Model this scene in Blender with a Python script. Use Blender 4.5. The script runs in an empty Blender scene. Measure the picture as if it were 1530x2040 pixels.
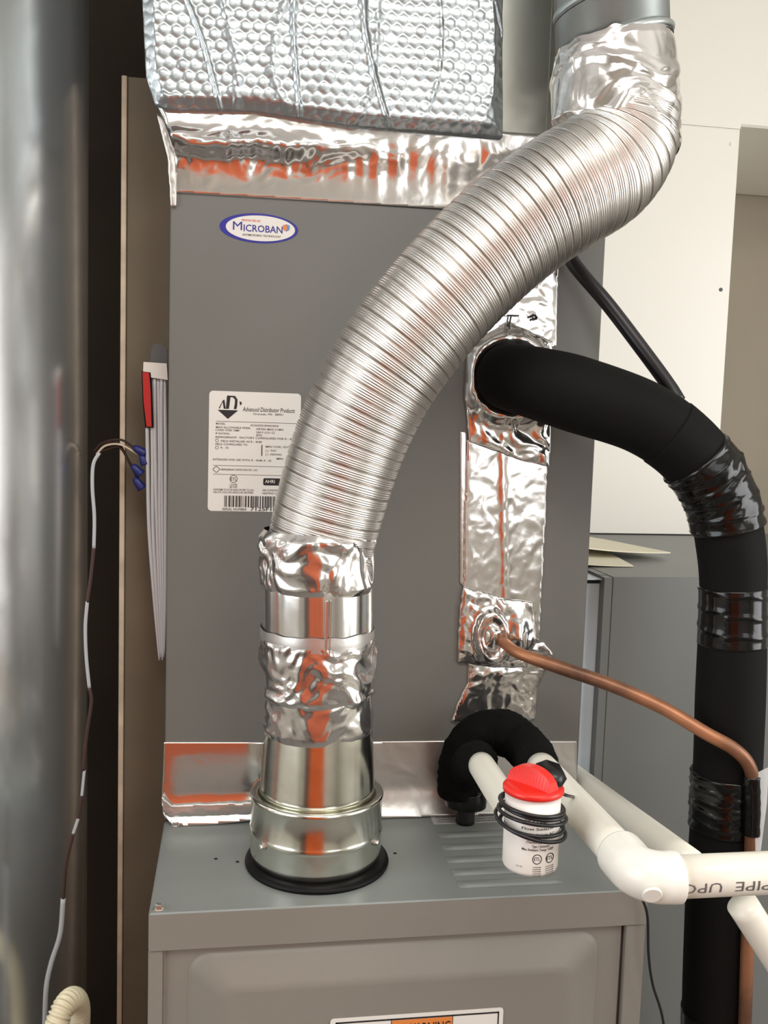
import bpy, bmesh, math, random
from mathutils import Vector, Matrix, noise
random.seed(7)
PI = math.pi
# ---------------------------------------------------------------- camera
F_PX = 1900.0
YAW, PITCH, ROLL = 0.1588, 0.0954, 0.0317
Z0 = 0.95                                   # height of the furnace top above the floor
CAM = Vector((0.0764, -1.1649, 0.5017 + Z0))
fw = Vector((math.sin(YAW)*math.cos(PITCH), math.cos(YAW)*math.cos(PITCH), -math.sin(PITCH)))
_r = Vector((math.cos(YAW), -math.sin(YAW), 0)); _u = _r.cross(fw)
CR = math.cos(ROLL)*_r + math.sin(ROLL)*_u
CU = -math.sin(ROLL)*_r + math.cos(ROLL)*_u
cd = bpy.data.cameras.new('camera'); cam = bpy.data.objects.new('camera', cd)
bpy.context.scene.collection.objects.link(cam)
M = Matrix((CR, CU, -fw)).transposed().to_4x4(); M.translation = CAM
cam.matrix_world = M
cd.sensor_fit = 'VERTICAL'; cd.sensor_height = 24.0; cd.lens = 24.0*F_PX/2040.0; cd.clip_start = 0.02
sc = bpy.context.scene; sc.camera = cam
# ---------------------------------------------------------------- light
w = bpy.data.worlds.new('world'); sc.world = w; w.use_nodes = True
w.node_tree.nodes['Background'].inputs[0].default_value = (0.75, 0.85, 1.0, 1)
w.node_tree.nodes['Background'].inputs[1].default_value = 0.6
def area(name, loc, target, sx, sy, power, color):
    d = bpy.data.lights.new(name, 'AREA'); d.shape = 'RECTANGLE'; d.size = sx; d.size_y = sy
    d.energy = power; d.color = color
    o = bpy.data.objects.new(name, d); sc.collection.objects.link(o); o.location = loc
    o.rotation_euler = (Vector(target)-Vector(loc)).to_track_quat('-Z', 'Y').to_euler(); return o
area('ceiling_light', (0.35, -1.35, 2.52), (0.35, -1.35, 0), 1.3, 0.7, 19, (1.0, 0.97, 0.92))
area('window_light_right', (2.22, -1.15, 1.55), (0, -1.0, 1.5), 1.3, 1.5, 33, (1.0, 0.99, 0.97))
area('window_light_left', (-1.42, -1.15, 1.6), (0.4, -0.3, 1.45), 1.1, 1.4, 20, (0.93, 0.97, 1.0))
area('window_light_front', (1.55, -3.12, 1.75), (0.6, 0, 1.5), 1.2, 1.3, 11, (1.0, 0.99, 0.96))
sc.view_settings.view_transform = 'Standard'; sc.view_settings.look = 'None'
sc.view_settings.exposure = 0.0; sc.view_settings.gamma = 1.0; sc.view_settings.use_curve_mapping = False
sc.cycles.max_bounces = 8; sc.cycles.glossy_bounces = 5
# ---------------------------------------------------------------- helpers
C = sc.collection
def ray(px, py): return fw + CR*((px-765)/F_PX) - CU*((py-1020)/F_PX)
def at(px, py, Y=None, Z=None, X=None):
    d = ray(px, py)
    if Y is not None: t = (Y-CAM.y)/d.y
    elif Z is not None: t = (Z+Z0-CAM.z)/d.z
    else: t = (X-CAM.x)/d.x
    return CAM + d*t
def srgb(r, g, b):
    f = lambda c: ((c/255+0.055)/1.055)**2.4 if c > 10.3 else c/255/12.92
    return (f(r), f(g), f(b), 1)
def mat(name, col, metal=0.0, rough=0.5, var=0.0, vscale=8.0, bump=0.0, bscale=60.0, col2=None, voro=0.0, vs=60, ior=1.5, coat=0.0, rvar=0.0, stretch=None, spec=0.5):
    m = bpy.data.materials.new(name); m.use_nodes = True
    nt = m.node_tree; N = nt.nodes; L = nt.links; b = N['Principled BSDF']
    b.inputs['Base Color'].default_value = col; b.inputs['Metallic'].default_value = metal
    b.inputs['Roughness'].default_value = rough; b.inputs['IOR'].default_value = ior
    b.inputs['Coat Weight'].default_value = coat; b.inputs['Specular IOR Level'].default_value = spec
    tc = N.new('ShaderNodeTexCoord'); src = tc.outputs['Object']
    if stretch:
        mp = N.new('ShaderNodeMapping'); mp.inputs['Scale'].default_value = stretch
        L.new(src, mp.inputs[0]); src = mp.outputs[0]
    if var > 0 or col2:
        n = N.new('ShaderNodeTexNoise'); n.inputs['Scale'].default_value = vscale; n.inputs['Detail'].default_value = 5
        L.new(src, n.inputs['Vector'])
        r = N.new('ShaderNodeValToRGB'); r.color_ramp.elements[0].position = 0.35; r.color_ramp.elements[1].position = 0.65
        c2 = col2 or tuple(min(1, c*(1+var)) for c in col[:3])+(1,)
        c1 = col if col2 else tuple(c*(1-var) for c in col[:3])+(1,)
        r.color_ramp.elements[0].color = c1; r.color_ramp.elements[1].color = c2
        L.new(n.outputs['Fac'], r.inputs[0]); L.new(r.outputs[0], b.inputs['Base Color'])
    if rvar > 0:
        n = N.new('ShaderNodeTexNoise'); n.inputs['Scale'].default_value = vscale*1.7; L.new(src, n.inputs['Vector'])
        mr = N.new('ShaderNodeMapRange'); mr.inputs['To Min'].default_value = rough-rvar; mr.inputs['To Max'].default_value = rough+rvar
        L.new(n.outputs['Fac'], mr.inputs[0]); L.new(mr.outputs[0], b.inputs['Roughness'])
    last = None
    if bump > 0:
        n = N.new('ShaderNodeTexNoise'); n.inputs['Scale'].default_value = bscale; n.inputs['Detail'].default_value = 4
        L.new(src, n.inputs['Vector'])
        bp = N.new('ShaderNodeBump'); bp.inputs['Strength'].default_value = bump; bp.inputs['Distance'].default_value = 0.001
        L.new(n.outputs['Fac'], bp.inputs['Height']); last = bp
    if voro > 0:
        n = N.new('ShaderNodeTexVoronoi'); n.inputs['Scale'].default_value = vs; n.feature = 'SMOOTH_F1'
        L.new(src, n.inputs['Vector'])
        bp = N.new('ShaderNodeBump'); bp.inputs['Strength'].default_value = voro; bp.inputs['Distance'].default_value = 0.001
        L.new(n.outputs['Distance'], bp.inputs['Height'])
        if last: L.new(last.outputs[0], bp.inputs['Normal'])
        last = bp
    if last: L.new(last.outputs[0], b.inputs['Normal'])
    return m
MT = dict(
 wall=mat('wall_paint', srgb(222, 218, 208), rough=0.7, bump=0.1, bscale=200),
 ceil=mat('ceiling_paint', srgb(235, 233, 228), rough=0.8),
 wall_b=mat('beige_wall_paint', srgb(168, 158, 140), rough=0.75, var=0.05, vscale=3),
 floor=mat('concrete_floor', srgb(120, 116, 110), rough=0.7, var=0.15, vscale=6, bump=0.3, bscale=40),
 orange_board=mat('orange_board_tone', srgb(240, 104, 36), rough=0.5, var=0.2, vscale=5, stretch=(6, 6, 0.6)),  # orange of the unseen board added for reflections
 dark_board=mat('dark_standin', srgb(74, 60, 50), rough=0.5),  # dark tone of the second board added for reflections
 grey=mat('grey_cabinet_paint', srgb(112, 111, 106), rough=0.42, var=0.03, vscale=4, bump=0.05, bscale=900, spec=0.35),
 grey_front_lit=mat('grey_front_lit_paint', srgb(128, 123, 114), rough=0.4, var=0.03, vscale=4, bump=0.05, bscale=900, spec=0.4),  # lighter warm copy of the cabinet grey: warm front light put into the colour
 grey_top_lit=mat('grey_top_lit_paint', srgb(126, 130, 126), rough=0.38, var=0.05, vscale=9, bump=0.04, bscale=700, spec=0.4),  # cooler copy of the same grey: ceiling light on the top put into colour
 grey2=mat('grey_neighbour_paint', srgb(112, 113, 110), rough=0.4, var=0.03, vscale=4),
 galv_blue=mat('bluish_galvanised', srgb(214, 226, 234), metal=0.0, rough=0.45, var=0.06, vscale=10),
 white_duct=mat('white_duct_paint', srgb(246, 243, 233), rough=0.3, bump=0.05, bscale=6),
 tan=mat('dusty_sheet', srgb(120, 110, 92), rough=0.6, var=0.12, vscale=7, bump=0.2, bscale=50),
 tan_edge=mat('tan_edge', srgb(222, 206, 182), rough=0.6, var=0.15, vscale=30),
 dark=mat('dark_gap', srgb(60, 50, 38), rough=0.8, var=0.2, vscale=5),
 heater=mat('heater_jacket', srgb(222, 224, 224), metal=0.9, rough=0.22, var=0.06, vscale=4, rvar=0.05, bump=0.03, bscale=5),
 bubble=mat('bubble_foil', srgb(168, 174, 176), metal=0.9, rough=0.31, bump=0.15, bscale=200),
 foil=mat('foil_tape', srgb(216, 212, 208), metal=0.95, rough=0.16, bump=0.12, bscale=110),
 foil_s=mat('foil_tape_smooth', srgb(218, 215, 211), metal=0.95, rough=0.14, bump=0.12, bscale=30),
 foil_m=mat('foil_tape_matte', srgb(206, 203, 198), metal=0.85, rough=0.36, bump=0.2, bscale=120),
 foil_d=mat('dull_foil_facing', srgb(162, 162, 154), metal=0.85, rough=0.33, var=0.05, vscale=7, bump=0.25, bscale=25),
 galv=mat('galvanised_steel', srgb(226, 225, 214), metal=1.0, rough=0.19, var=0.05, vscale=60, rvar=0.05),
 galv_d=mat('galvanised_pipe_dull', srgb(170, 176, 174), metal=0.8, rough=0.38, var=0.07, vscale=25),
 alu=mat('flexible_aluminium', srgb(216, 211, 205), metal=1.0, rough=0.34, var=0.05, vscale=9),
 rubber=mat('black_gasket', srgb(9, 7, 8), rough=0.5, spec=0.2),
 cabw=mat('dim_lit_white_sheath', srgb(158, 160, 160), rough=0.5),  # white sheath greyed: the dim light of the gap is in its colour
 foam=mat('black_foam_sleeve', srgb(17, 16, 15), rough=0.72, bump=0.25, bscale=400, spec=0.12),
 foam_r=mat('fuzzy_black_foam', srgb(13, 13, 12), rough=0.95, bump=1.0, bscale=300, spec=0.12),
 vinyl=mat('black_vinyl_tape', srgb(10, 9, 9), rough=0.15, spec=0.4, bump=0.25, bscale=70),
 cable=mat('black_cable', srgb(22, 20, 22), rough=0.35),
 copper=mat('weathered_copper', srgb(98, 70, 55), metal=0.5, rough=0.42, vscale=11, col2=srgb(178, 122, 88), bump=0.1, bscale=200),
 copper2=mat('tan_copper', srgb(196, 146, 112), metal=0.5, rough=0.42, vscale=20, col2=srgb(172, 116, 82)),
 pvc=mat('white_pvc', srgb(232, 228, 214), rough=0.32, var=0.02, vscale=12),
 pvc2=mat('white_pvc_fitting', srgb(236, 234, 224), rough=0.28, bump=0.1, bscale=30),
 red=mat('red_plastic', srgb(222, 40, 30), rough=0.34, var=0.06, vscale=30),
 redtag=mat('red_tag', srgb(190, 30, 25), rough=0.5),
 white=mat('white_plastic', srgb(232, 228, 220), rough=0.35),
 strip=mat('translucent_white_plastic', srgb(204, 203, 204), rough=0.35),
 tie_grey=mat('grey_plastic', srgb(96, 98, 98), rough=0.5),
 paper=mat('cream_paper', srgb(236, 230, 206), rough=0.8),
 sticker=mat('white_sticker', srgb(222, 218, 210), rough=0.38),
 sticker_dk=mat('silver_sticker', srgb(176, 176, 172), rough=0.4),
 ink=mat('black_ink', srgb(28, 24, 24), rough=0.6),
 inkg=mat('grey_ink', srgb(96, 90, 88), rough=0.6),
 blue=mat('blue_ink', srgb(44, 42, 140), rough=0.35),
 redink=mat('red_ink', srgb(214, 70, 50), rough=0.5),
 orange=mat('orange_ink', srgb(216, 128, 62), rough=0.5),
 ltblue=mat('light_blue_ink', srgb(90, 140, 190), rough=0.5),
 bnut=mat('blue_wire_nut', srgb(32, 40, 110), rough=0.4),
 brown=mat('brown_sheath', srgb(52, 26, 17), rough=0.6),
 cream=mat('cream_corrugated_plastic', srgb(214, 204, 172), rough=0.35),
 black=mat('black_hole', srgb(8, 8, 8), rough=0.9),
 steel=mat('zinc_screw', srgb(206, 204, 196), metal=0.9, rough=0.28),
)
def clear_film():
    m = bpy.data.materials.new('clear_film'); m.use_nodes = True
    b = m.node_tree.nodes['Principled BSDF']
    b.inputs['Base Color'].default_value = (.9, .9, .9, 1); b.inputs['Roughness'].default_value = 0.15
    b.inputs['Alpha'].default_value = 0.35
    return m
MT['film'] = clear_film()

def obj(name, verts, faces, m, parent=None, smooth=False, label=None):
    me = bpy.data.meshes.new(name); me.from_pydata([tuple(v) for v in verts], [], faces)
    me.materials.append(MT[m] if isinstance(m, str) else m)
    if smooth: me.polygons.foreach_set('use_smooth', [True]*len(me.polygons))
    me.update()
    o = bpy.data.objects.new(name, me); C.objects.link(o)
    if parent:
        o.parent = parent; o.matrix_parent_inverse = Matrix.Identity(4)
        off = world_loc(parent)
        if off.length > 0: me.transform(Matrix.Translation(-off))
    if label: o['label'] = label
    return o
def world_loc(o):
    v = Vector((0, 0, 0))
    while o: v += Vector(o.location); o = o.parent
    return v
def thing(name, label, cat, loc=(0, 0, 0), group=None):
    o = bpy.data.objects.new(name, None); C.objects.link(o); o.location = loc; o.empty_display_size = 0.05
    o['label'] = label; o['category'] = cat
    if group: o['group'] = group
    return o
def tag(o, label, cat, group=None):
    o['label'] = label; o['category'] = cat
    if group: o['group'] = group
    return o
def struct(o): o['kind'] = 'structure'; return o
class MB:
    def __init__(s): s.v = []; s.f = []
    def add(s, v, f):
        n = len(s.v); s.v += [Vector(p) for p in v]; s.f += [tuple(i+n for i in q) for q in f]; return s
    def box(s, a, b, c=0.0):
        (x0, y0, z0), (x1, y1, z1) = a, b
        if c <= 0:
            v = [(x, y, z) for x in (x0, x1) for y in (y0, y1) for z in (z0, z1)]
            return s.add(v, [(0, 1, 3, 2), (4, 6, 7, 5), (0, 4, 5, 1), (2, 3, 7, 6), (0, 2, 6, 4), (1, 5, 7, 3)])
        # bevelled box: 3 x 8 corner points
        v = []
        idx = {}
        for i, X in enumerate((x0, x1)):
            for j, Y in enumerate((y0, y1)):
                for k, Z in enumerate((z0, z1)):
                    sx, sy, sz = (1 if i == 0 else -1), (1 if j == 0 else -1), (1 if k == 0 else -1)
                    idx[i, j, k] = len(v)
                    v += [(X, Y+sy*c, Z+sz*c), (X+sx*c, Y, Z+sz*c), (X+sx*c, Y+sy*c, Z)]
        g = lambda i, j, k, a: idx[i, j, k]+a
        f = []
        for i in (0, 1): f.append((g(i,0,0,0), g(i,0,1,0), g(i,1,1,0), g(i,1,0,0)))
        for j in (0, 1): f.append((g(0,j,0,1), g(1,j,0,1), g(1,j,1,1), g(0,j,1,1)))
        for k in (0, 1): f.append((g(0,0,k,2), g(0,1,k,2), g(1,1,k,2), g(1,0,k,2)))
        for j in (0, 1):
            for k in (0, 1): f.append((g(0,j,k,1), g(0,j,k,2), g(1,j,k,2), g(1,j,k,1)))
        for i in (0, 1):
            for k in (0, 1): f.append((g(i,0,k,0), g(i,0,k,2), g(i,1,k,2), g(i,1,k,0)))
        for i in (0, 1):
            for j in (0, 1): f.append((g(i,j,0,0), g(i,j,0,1), g(i,j,1,1), g(i,j,1,0)))
        for a_ in idx.values(): f.append((a_, a_+1, a_+2))
        return s.add(v, f)
    def build(s, name, m, parent=None, smooth=False, label=None):
        return obj(name, s.v, s.f, m, parent, smooth, label)
def box(name, a, b, m, parent=None, c=0.0, label=None): return MB().box(a, b, c).build(name, m, parent, False, label)
def catmull(pts, n):
    """pts: list of tuples (Vector, r) -> n+1 samples spaced by arc length"""
    P = [Vector((*p, r)) for p, r in pts]
    P = [2*P[0]-P[1]] + P + [2*P[-1]-P[-2]]
    dense = []
    for i in range(1, len(P)-2):
        for k in range(40):
            t = k/40; a, b, c, d = P[i-1], P[i], P[i+1], P[i+2]
            dense.append(0.5*((2*b)+(c-a)*t+(2*a-5*b+4*c-d)*t*t+(3*b-a-3*c+d)*t**3))
    dense.append(P[-2])
    L = [0]
    for i in range(1, len(dense)): L.append(L[-1]+(dense[i].xyz-dense[i-1].xyz).length)
    out = []; j = 0
    for k in range(n+1):
        s = L[-1]*k/n
        while j < len(L)-2 and L[j+1] < s: j += 1
        t = (s-L[j])/max(1e-9, L[j+1]-L[j]); q = dense[j].lerp(dense[j+1], min(1, max(0, t)))
        out.append((Vector(q[:3]), q[3], s))
    return out
def sweep(samples, segs=24, rad=None, caps=True, up=Vector((0, 0, 1)), th=None):
    """tube mesh data; rad(r, s, theta, i) -> radius"""
    v = []; f = []; n = len(samples); prev = None
    for i, (p, r, s) in enumerate(samples):
        a = samples[max(0, i-1)][0]; b = samples[min(n-1, i+1)][0]; T = (b-a).normalized()
        if prev is None:
            N_ = T.orthogonal().normalized() if abs(T.dot(up)) > 0.95 else (up - T*up.dot(T)).normalized()
        else: N_ = (prev - T*prev.dot(T)).normalized()
        prev = N_; B = T.cross(N_)
        for k in range(segs):
            t = 2*PI*k/segs; rr = rad(r, s, t, i) if rad else r
            v.append(p + N_*(math.cos(t)*rr) + B*(math.sin(t)*rr))
    for i in range(n-1):
        for k in range(segs):
            k2 = (k+1) % segs
            f.append((i*segs+k, i*segs+k2, (i+1)*segs+k2, (i+1)*segs+k))
    if caps:
        f.append(tuple(range(segs-1, -1, -1))); f.append(tuple((n-1)*segs+k for k in range(segs)))
    return v, f
def tube(name, pts, m, parent=None, n=40, segs=20, rad=None, caps=True, label=None, smooth=True):
    v, f = sweep(catmull(pts, n), segs, rad, caps)
    return obj(name, v, f, m, parent, smooth, label)
def lathe(name, base, prof, m, parent=None, segs=64, axis=Vector((0, 0, 1)), smooth=True, cap=True, jit=None, label=None):
    ax = Vector(axis).normalized(); a = Vector((1, 0, 0)) if abs(ax.x) < .9 else Vector((0, 1, 0))
    a = (a - ax*a.dot(ax)).normalized(); b = ax.cross(a); v = []; f = []
    for i, (r, h) in enumerate(prof):
        for k in range(segs):
            t = 2*PI*k/segs; rr = r + (jit(t, h) if jit else 0)
            v.append(Vector(base)+ax*h+a*(math.cos(t)*rr)+b*(math.sin(t)*rr))
    for i in range(len(prof)-1):
        for k in range(segs):
            k2 = (k+1) % segs; f.append((i*segs+k, i*segs+k2, (i+1)*segs+k2, (i+1)*segs+k))
    if cap: f.append(tuple(range(segs-1, -1, -1))); f.append(tuple((len(prof)-1)*segs+k for k in range(segs)))
    o = obj(name, v, f, m, parent, smooth, label)
    if smooth and cap:
        for p in o.data.polygons[-2:]: p.use_smooth = False
    return o
_dirs = {}
def crumple(p, fr, seed=0.0, octv=4):
    """folded foil: flat facets meeting in sharp creases, 0..1"""
    if (seed, octv) not in _dirs:
        rd = random.Random(int(seed*97)+octv); l = []
        for k in range(octv*2):
            d = Vector((rd.gauss(0, 1), rd.gauss(0, 1), rd.gauss(0, 1))).normalized()
            l.append((d, (1.55**(k//2))*rd.uniform(.85, 1.2), rd.uniform(0, 9), 1/1.5**(k//2)))
        _dirs[(seed, octv)] = l
    q = Vector((p[0]+seed*.37, p[1]-seed*0.17, p[2]+seed*0.13)); h = 0; tot = 0
    wv = noise.noise_vector(q*fr*.55)*(1.1/fr)
    q = q+wv
    for k, (d, f, ph, a) in enumerate(_dirs[(seed, octv)]):
        t = q.dot(d)*fr*f+ph; tr = abs((t % 2.0)-1.0)
        mk = .5+.9*noise.noise(q*fr*f*.5+Vector((ph, k, 0)))
        h += a*tr*max(0.0, min(1.0, mk)); tot += a*.62
    return h/tot
def inside(x, y, poly):
    c = False; j = len(poly)-1
    for i in range(len(poly)):
        xi, yi = poly[i]; xj, yj = poly[j]
        if (yi > y) != (yj > y) and x < (xj-xi)*(y-yi)/(yj-yi)+xi: c = not c
        j = i
    return c
def near(x, y, poly):
    best = None
    for i in range(len(poly)):
        ax, ay = poly[i-1]; bx, by = poly[i]; dx, dy = bx-ax, by-ay; l = dx*dx+dy*dy
        t = 0 if l == 0 else max(0, min(1, ((x-ax)*dx+(y-ay)*dy)/l)); qx, qy = ax+dx*t, ay+dy*t
        d = (x-qx)**2+(y-qy)**2
        if best is None or d < best[0]: best = (d, qx, qy)
    return best
def sheet(name, poly, Y, step, hf, m, parent, back=0.003, smooth=True, label=None):
    """a sheet with real relief lying in the plane y=Y (towards the room = -y); poly in plane outline; hf(px,py,edge)->height"""
    xs = [p[0] for p in poly]; ys = [p[1] for p in poly]
    x0, y0 = min(xs), min(ys); nx = int((max(xs)-x0)/step)+2; ny = int((max(ys)-y0)/step)+2
    idx = {}; v = []; f = []; cells = []
    for j in range(ny):
        for i in range(nx):
            if inside(x0+(i+.5)*step, y0+(j+.5)*step, poly): cells.append((i, j))
    cs = set(cells); pts2 = {}
    def vid(i, j):
        if (i, j) in idx: return idx[i, j]
        bnd = not all((i-a, j-b) in cs for a in (0, 1) for b in (0, 1))
        x, y = x0+i*step, y0+j*step
        d, qx, qy = near(x, y, poly)
        if bnd and d < (1.6*step)**2: x, y = qx, qy; d = 0
        h = hf(x, y, math.sqrt(d))
        P = at(x, y, Y=Y); v.append(Vector((P.x, Y-h, P.z))); idx[i, j] = len(v)-1
        return idx[i, j]
    for i, j in cells: f.append((vid(i, j), vid(i, j+1), vid(i+1, j+1), vid(i+1, j)))
    # rim going back to the surface it sticks on
    from collections import Counter
    ec = Counter()
    for q in f:
        for k in range(4): a, b = q[k], q[(k+1) % 4]; ec[(min(a, b), max(a, b))] += 1
    bk = {}
    rim = []
    for q in f:
        for k in range(4):
            a, b = q[k], q[(k+1) % 4]
            if ec[(min(a, b), max(a, b))] == 1:
                for e in (a, b):
                    if e not in bk: v.append(Vector((v[e].x, Y+back, v[e].z))); bk[e] = len(v)-1
                rim.append((b, a, bk[a], bk[b]))
    return obj(name, v, f+rim, m, parent, smooth, label)
def rrect(x0, y0, x1, y1, r, n=6):
    out = []
    for cx, cy, a0 in ((x1-r, y0+r, -PI/2), (x1-r, y1-r, 0), (x0+r, y1-r, PI/2), (x0+r, y0+r, PI)):
        for k in range(n+1): t = a0+PI/2*k/n; out.append((cx+r*math.cos(t), cy+r*math.sin(t)))
    return out
def flat(name, poly, pt, nrm, thick, m, parent=None, label=None):
    """thin plate: outline points -> pt(x,y) world; thick along nrm"""
    P = [pt(x, y) for x, y in poly]; n = len(P); nrm = Vector(nrm)
    v = P + [p+nrm*thick for p in P]
    f = [tuple(range(n)), tuple(range(2*n-1, n-1, -1))]+[(i, (i+1) % n, n+(i+1) % n, n+i) for i in range(n)]
    return obj(name, v, f, m, parent, False, label)
def textmesh(body, bold=False, shear=0.0, slices=0):
    cu = bpy.data.curves.new('t', 'FONT'); cu.body = body; cu.size = 1.0; cu.align_x = 'LEFT'; cu.shear = shear
    cu.resolution_u = 2
    if bold: cu.offset = 0.010
    o = bpy.data.objects.new('t', cu); C.objects.link(o)
    dg = bpy.context.evaluated_depsgraph_get(); dg.update()
    me = bpy.data.meshes.new_from_object(o.evaluated_get(dg)); vs = [Vector(v.co) for v in me.vertices]; fs = [tuple(p.vertices) for p in me.polygons]
    if slices:
        bm = bmesh.new(); bm.from_mesh(me)
        for k in range(1, slices): bmesh.ops.bisect_plane(bm, geom=bm.verts[:]+bm.edges[:]+bm.faces[:], plane_co=(0, .75*k/slices, 0), plane_no=(0, 1, 0))
        bm.verts.index_update(); vs = [Vector(v.co) for v in bm.verts]; fs = [tuple(v.index for v in p.verts) for p in bm.faces]; bm.free()
    bpy.data.objects.remove(o); bpy.data.curves.remove(cu); bpy.data.meshes.remove(me)
    return vs, fs
TXT = []
def write(mb, body, pt, x0, x1, yb, cap, bold=False, shear=0.0):
    """lettering mapped by pt(x,y): x from x0 to x1, baseline yb, capital height cap (y grows downwards)"""
    v, f = textmesh(body, bold, shear)
    if not v: return
    mx = max(p.x for p in v); mn = min(p.x for p in v); k = (x1-x0)/(mx-mn); h = cap/0.70
    mb.add([pt(x0+(p.x-mn)*k, yb-p.y*h) for p in v], f)
def box_pt(mb, pt, x0, y0, x1, y1): mb.add([pt(x0, y0), pt(x0, y1), pt(x1, y1), pt(x1, y0)], [(0, 1, 2, 3)])
def ring_pt(mb, pt, cx, cy, rx, ry, wd, n=40):
    v = []; f = []
    for k in range(n):
        t = 2*PI*k/n
        v += [pt(cx+rx*math.cos(t), cy+ry*math.sin(t)), pt(cx+(rx-wd)*math.cos(t), cy+(ry-wd)*math.sin(t))]
    for k in range(n): a = 2*k; b = 2*((k+1) % n); f.append((a, a+1, b+1, b))
    mb.add(v, f)
def poly_pt(mb, pt, poly): mb.add([pt(x, y) for x, y in poly], [tuple(range(len(poly)))])
V = lambda x, y, z: Vector((x, y, z+Z0))

# ================================================================ room
XL, XR, YF, YB, ZC = -1.5, 2.3, -3.2, 1.10, 2.6
def wall_with_hole(name, axis, pos, th, a0, a1, h0, h1, hole, m):
    mb = MB()
    def b(u0, u1, z0, z1):
        if axis == 'x': mb.box((min(pos, pos+th), u0, z0), (max(pos, pos+th), u1, z1))
        else: mb.box((u0, min(pos, pos+th), z0), (u1, max(pos, pos+th), z1))
    if hole:
        u0, u1, z0, z1 = hole
        b(a0, u0, h0, h1); b(u1, a1, h0, h1); b(u0, u1, h0, z0); b(u0, u1, z1, h1)
    else: b(a0, a1, h0, h1)
    return struct(mb.build(name, m))
struct(box('floor', (XL-.1, YF-.1, -.1), (XR+.1, YB+.1, 0), 'floor'))
struct(box('ceiling', (XL-.1, YF-.1, ZC), (XR+.1, YB+.1, ZC+.1), 'ceil'))
wall_with_hole('wall_back', 'y', YB, .1, XL-.1, XR+.1, 0, ZC, None, 'wall_b')
wall_with_hole('wall_left', 'x', XL, -.1, YF, YB, 0, ZC, (-1.75, -.55, .85, 2.35), 'wall')
wall_with_hole('wall_right', 'x', XR, .1, YF, YB, 0, ZC, (-1.85, -.45, .75, 2.35), 'wall')
wall_with_hole('wall_front', 'y', YF, -.1, XL-.1, XR+.1, 0, ZC, (.95, 2.15, 1.1, 2.4), 'wall')
# unseen boards added behind the viewer, sized for their reflection in the shiny metal
dr = struct(box('orange_reflection_board', (-0.46, -1.79, 0.02), (0.38, -1.75, 1.66), 'orange_board'))
struct(box('dark_reflection_board', (-0.80, -1.80, 0.02), (-0.47, -1.76, 1.66), 'dark_board'))  # added for the dark edge beside the orange reflection

# ================================================================ furnace (lower cabinet)
W, S, HB = 0.533, 0.2248, 0.0391
T = thing('furnace', 'grey sheet metal furnace with raised door panel under the vent pipe', 'furnace', (0, 0, 0))
box('body', (0.004, -S+.012, 0.02), (W-.004, .53, Z0-.004), 'grey', T)
mb = MB(); mb.box((0, -S, Z0-HB), (W, .0, Z0), 0.002)
mb.build('top_lid', 'grey_top_lit', T)
box('lid_band', (0.0005, -S-.0008, Z0-HB+.0002), (W-.0005, -S+.0002, Z0-.0012), 'grey_front_lit', T)  # thin lid front; the warm light it catches is in its colour
# front posts, beside the door
box('post', (0.0, -S+.001, 0.0), (0.0145, -S+.03, Z0-HB-.0005), 'grey_front_lit', T, .001)
box('post', (W-.022, -S+.001, 0.0), (W, -S+.03, Z0-HB-.0005), 'grey_front_lit', T, .001)
# door with a pressed raised panel
def door():
    X0, X1, ZT, ZB = 0.0165, W-.026, Z0-HB-.002, 0.30
    Yd = -S+.006
    rings = []
    cx0, cx1, cz1, cz0 = 0.040, W-.052, Z0-HB-.008, 0.34
    def rr(dx, y, r):
        x0, x1, z0, z1 = cx0+dx, cx1-dx, cz0+dx, cz1-dx*0.85
        return [Vector((x, y, z)) for x, z in rrect(x0, z0, x1, z1, r, 8)]
    prof = [(0, Yd, .022), (.0015, Yd-.0015, .022), (.006, Yd-.0035, .02), (.032, Yd-.0155, .014), (.037, Yd-.0170, .012), (.042, Yd-.0175, .011)]
    mb = MB(); n = 36
    outer = [Vector((x, Yd, z)) for x, z in rrect(X0, ZB, X1, ZT, .001, 8)]
    R_ = [outer]+[rr(*p) for p in prof]
    v = [p for r in R_ for p in r]; f = []
    for i in range(len(R_)-1):
        for k in range(n): k2 = (k+1) % n; f.append((i*n+k, i*n+k2, (i+1)*n+k2, (i+1)*n+k))
    f.append(tuple((len(R_)-1)*n+k for k in range(n)))
    return obj('door', v, [q[::-1] for q in f], 'grey_front_lit', T, True)
D = door()
D.data.polygons[len(D.data.polygons)-1].use_smooth = False
for i in range(36): D.data.polygons[i].use_smooth = False
box('door_edge', (0.0148, -S+.0035, 0.28), (0.0168, -S+.012, Z0-HB-.001), 'galv_d', T)
# warning label on the door
LY = -S+.006-.0178
lp = lambda x, y: at(x, y, Y=LY)
slx = lambda x: -0.0735*(x-660)                       # the plane runs level, so rows rise to the right in the picture
pl = lambda X, Y: Vector((X, LY, Y))                  # label laid out in its own millimetres
p0 = at(658, 2032, Y=LY); p1 = at(1003, 2004, Y=LY)
zt = (p0.z+p1.z)/2; lw = p1.x-p0.x
LL = lambda u, v: Vector((p0.x+u*lw, LY-.0006, zt-v*lw))
w_lab = flat('warning_label', rrect(0, 0, 1, .62, .02), LL, (0, 1, 0), .0005, 'sticker', T, 'white warning label with orange heading')
Lp = lambda e: (lambda u, v: LL(u, v)+Vector((0, -.0002*e, 0)))
m = MB(); box_pt(m, Lp(1), .03, .022, .975, .032); box_pt(m, Lp(1), .03, .022, .038, .6); box_pt(m, Lp(1), .967, .022, .975, .6); box_pt(m, Lp(1), .345, .022, .349, .6); box_pt(m, Lp(1), .70, .022, .704, .6)
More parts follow.
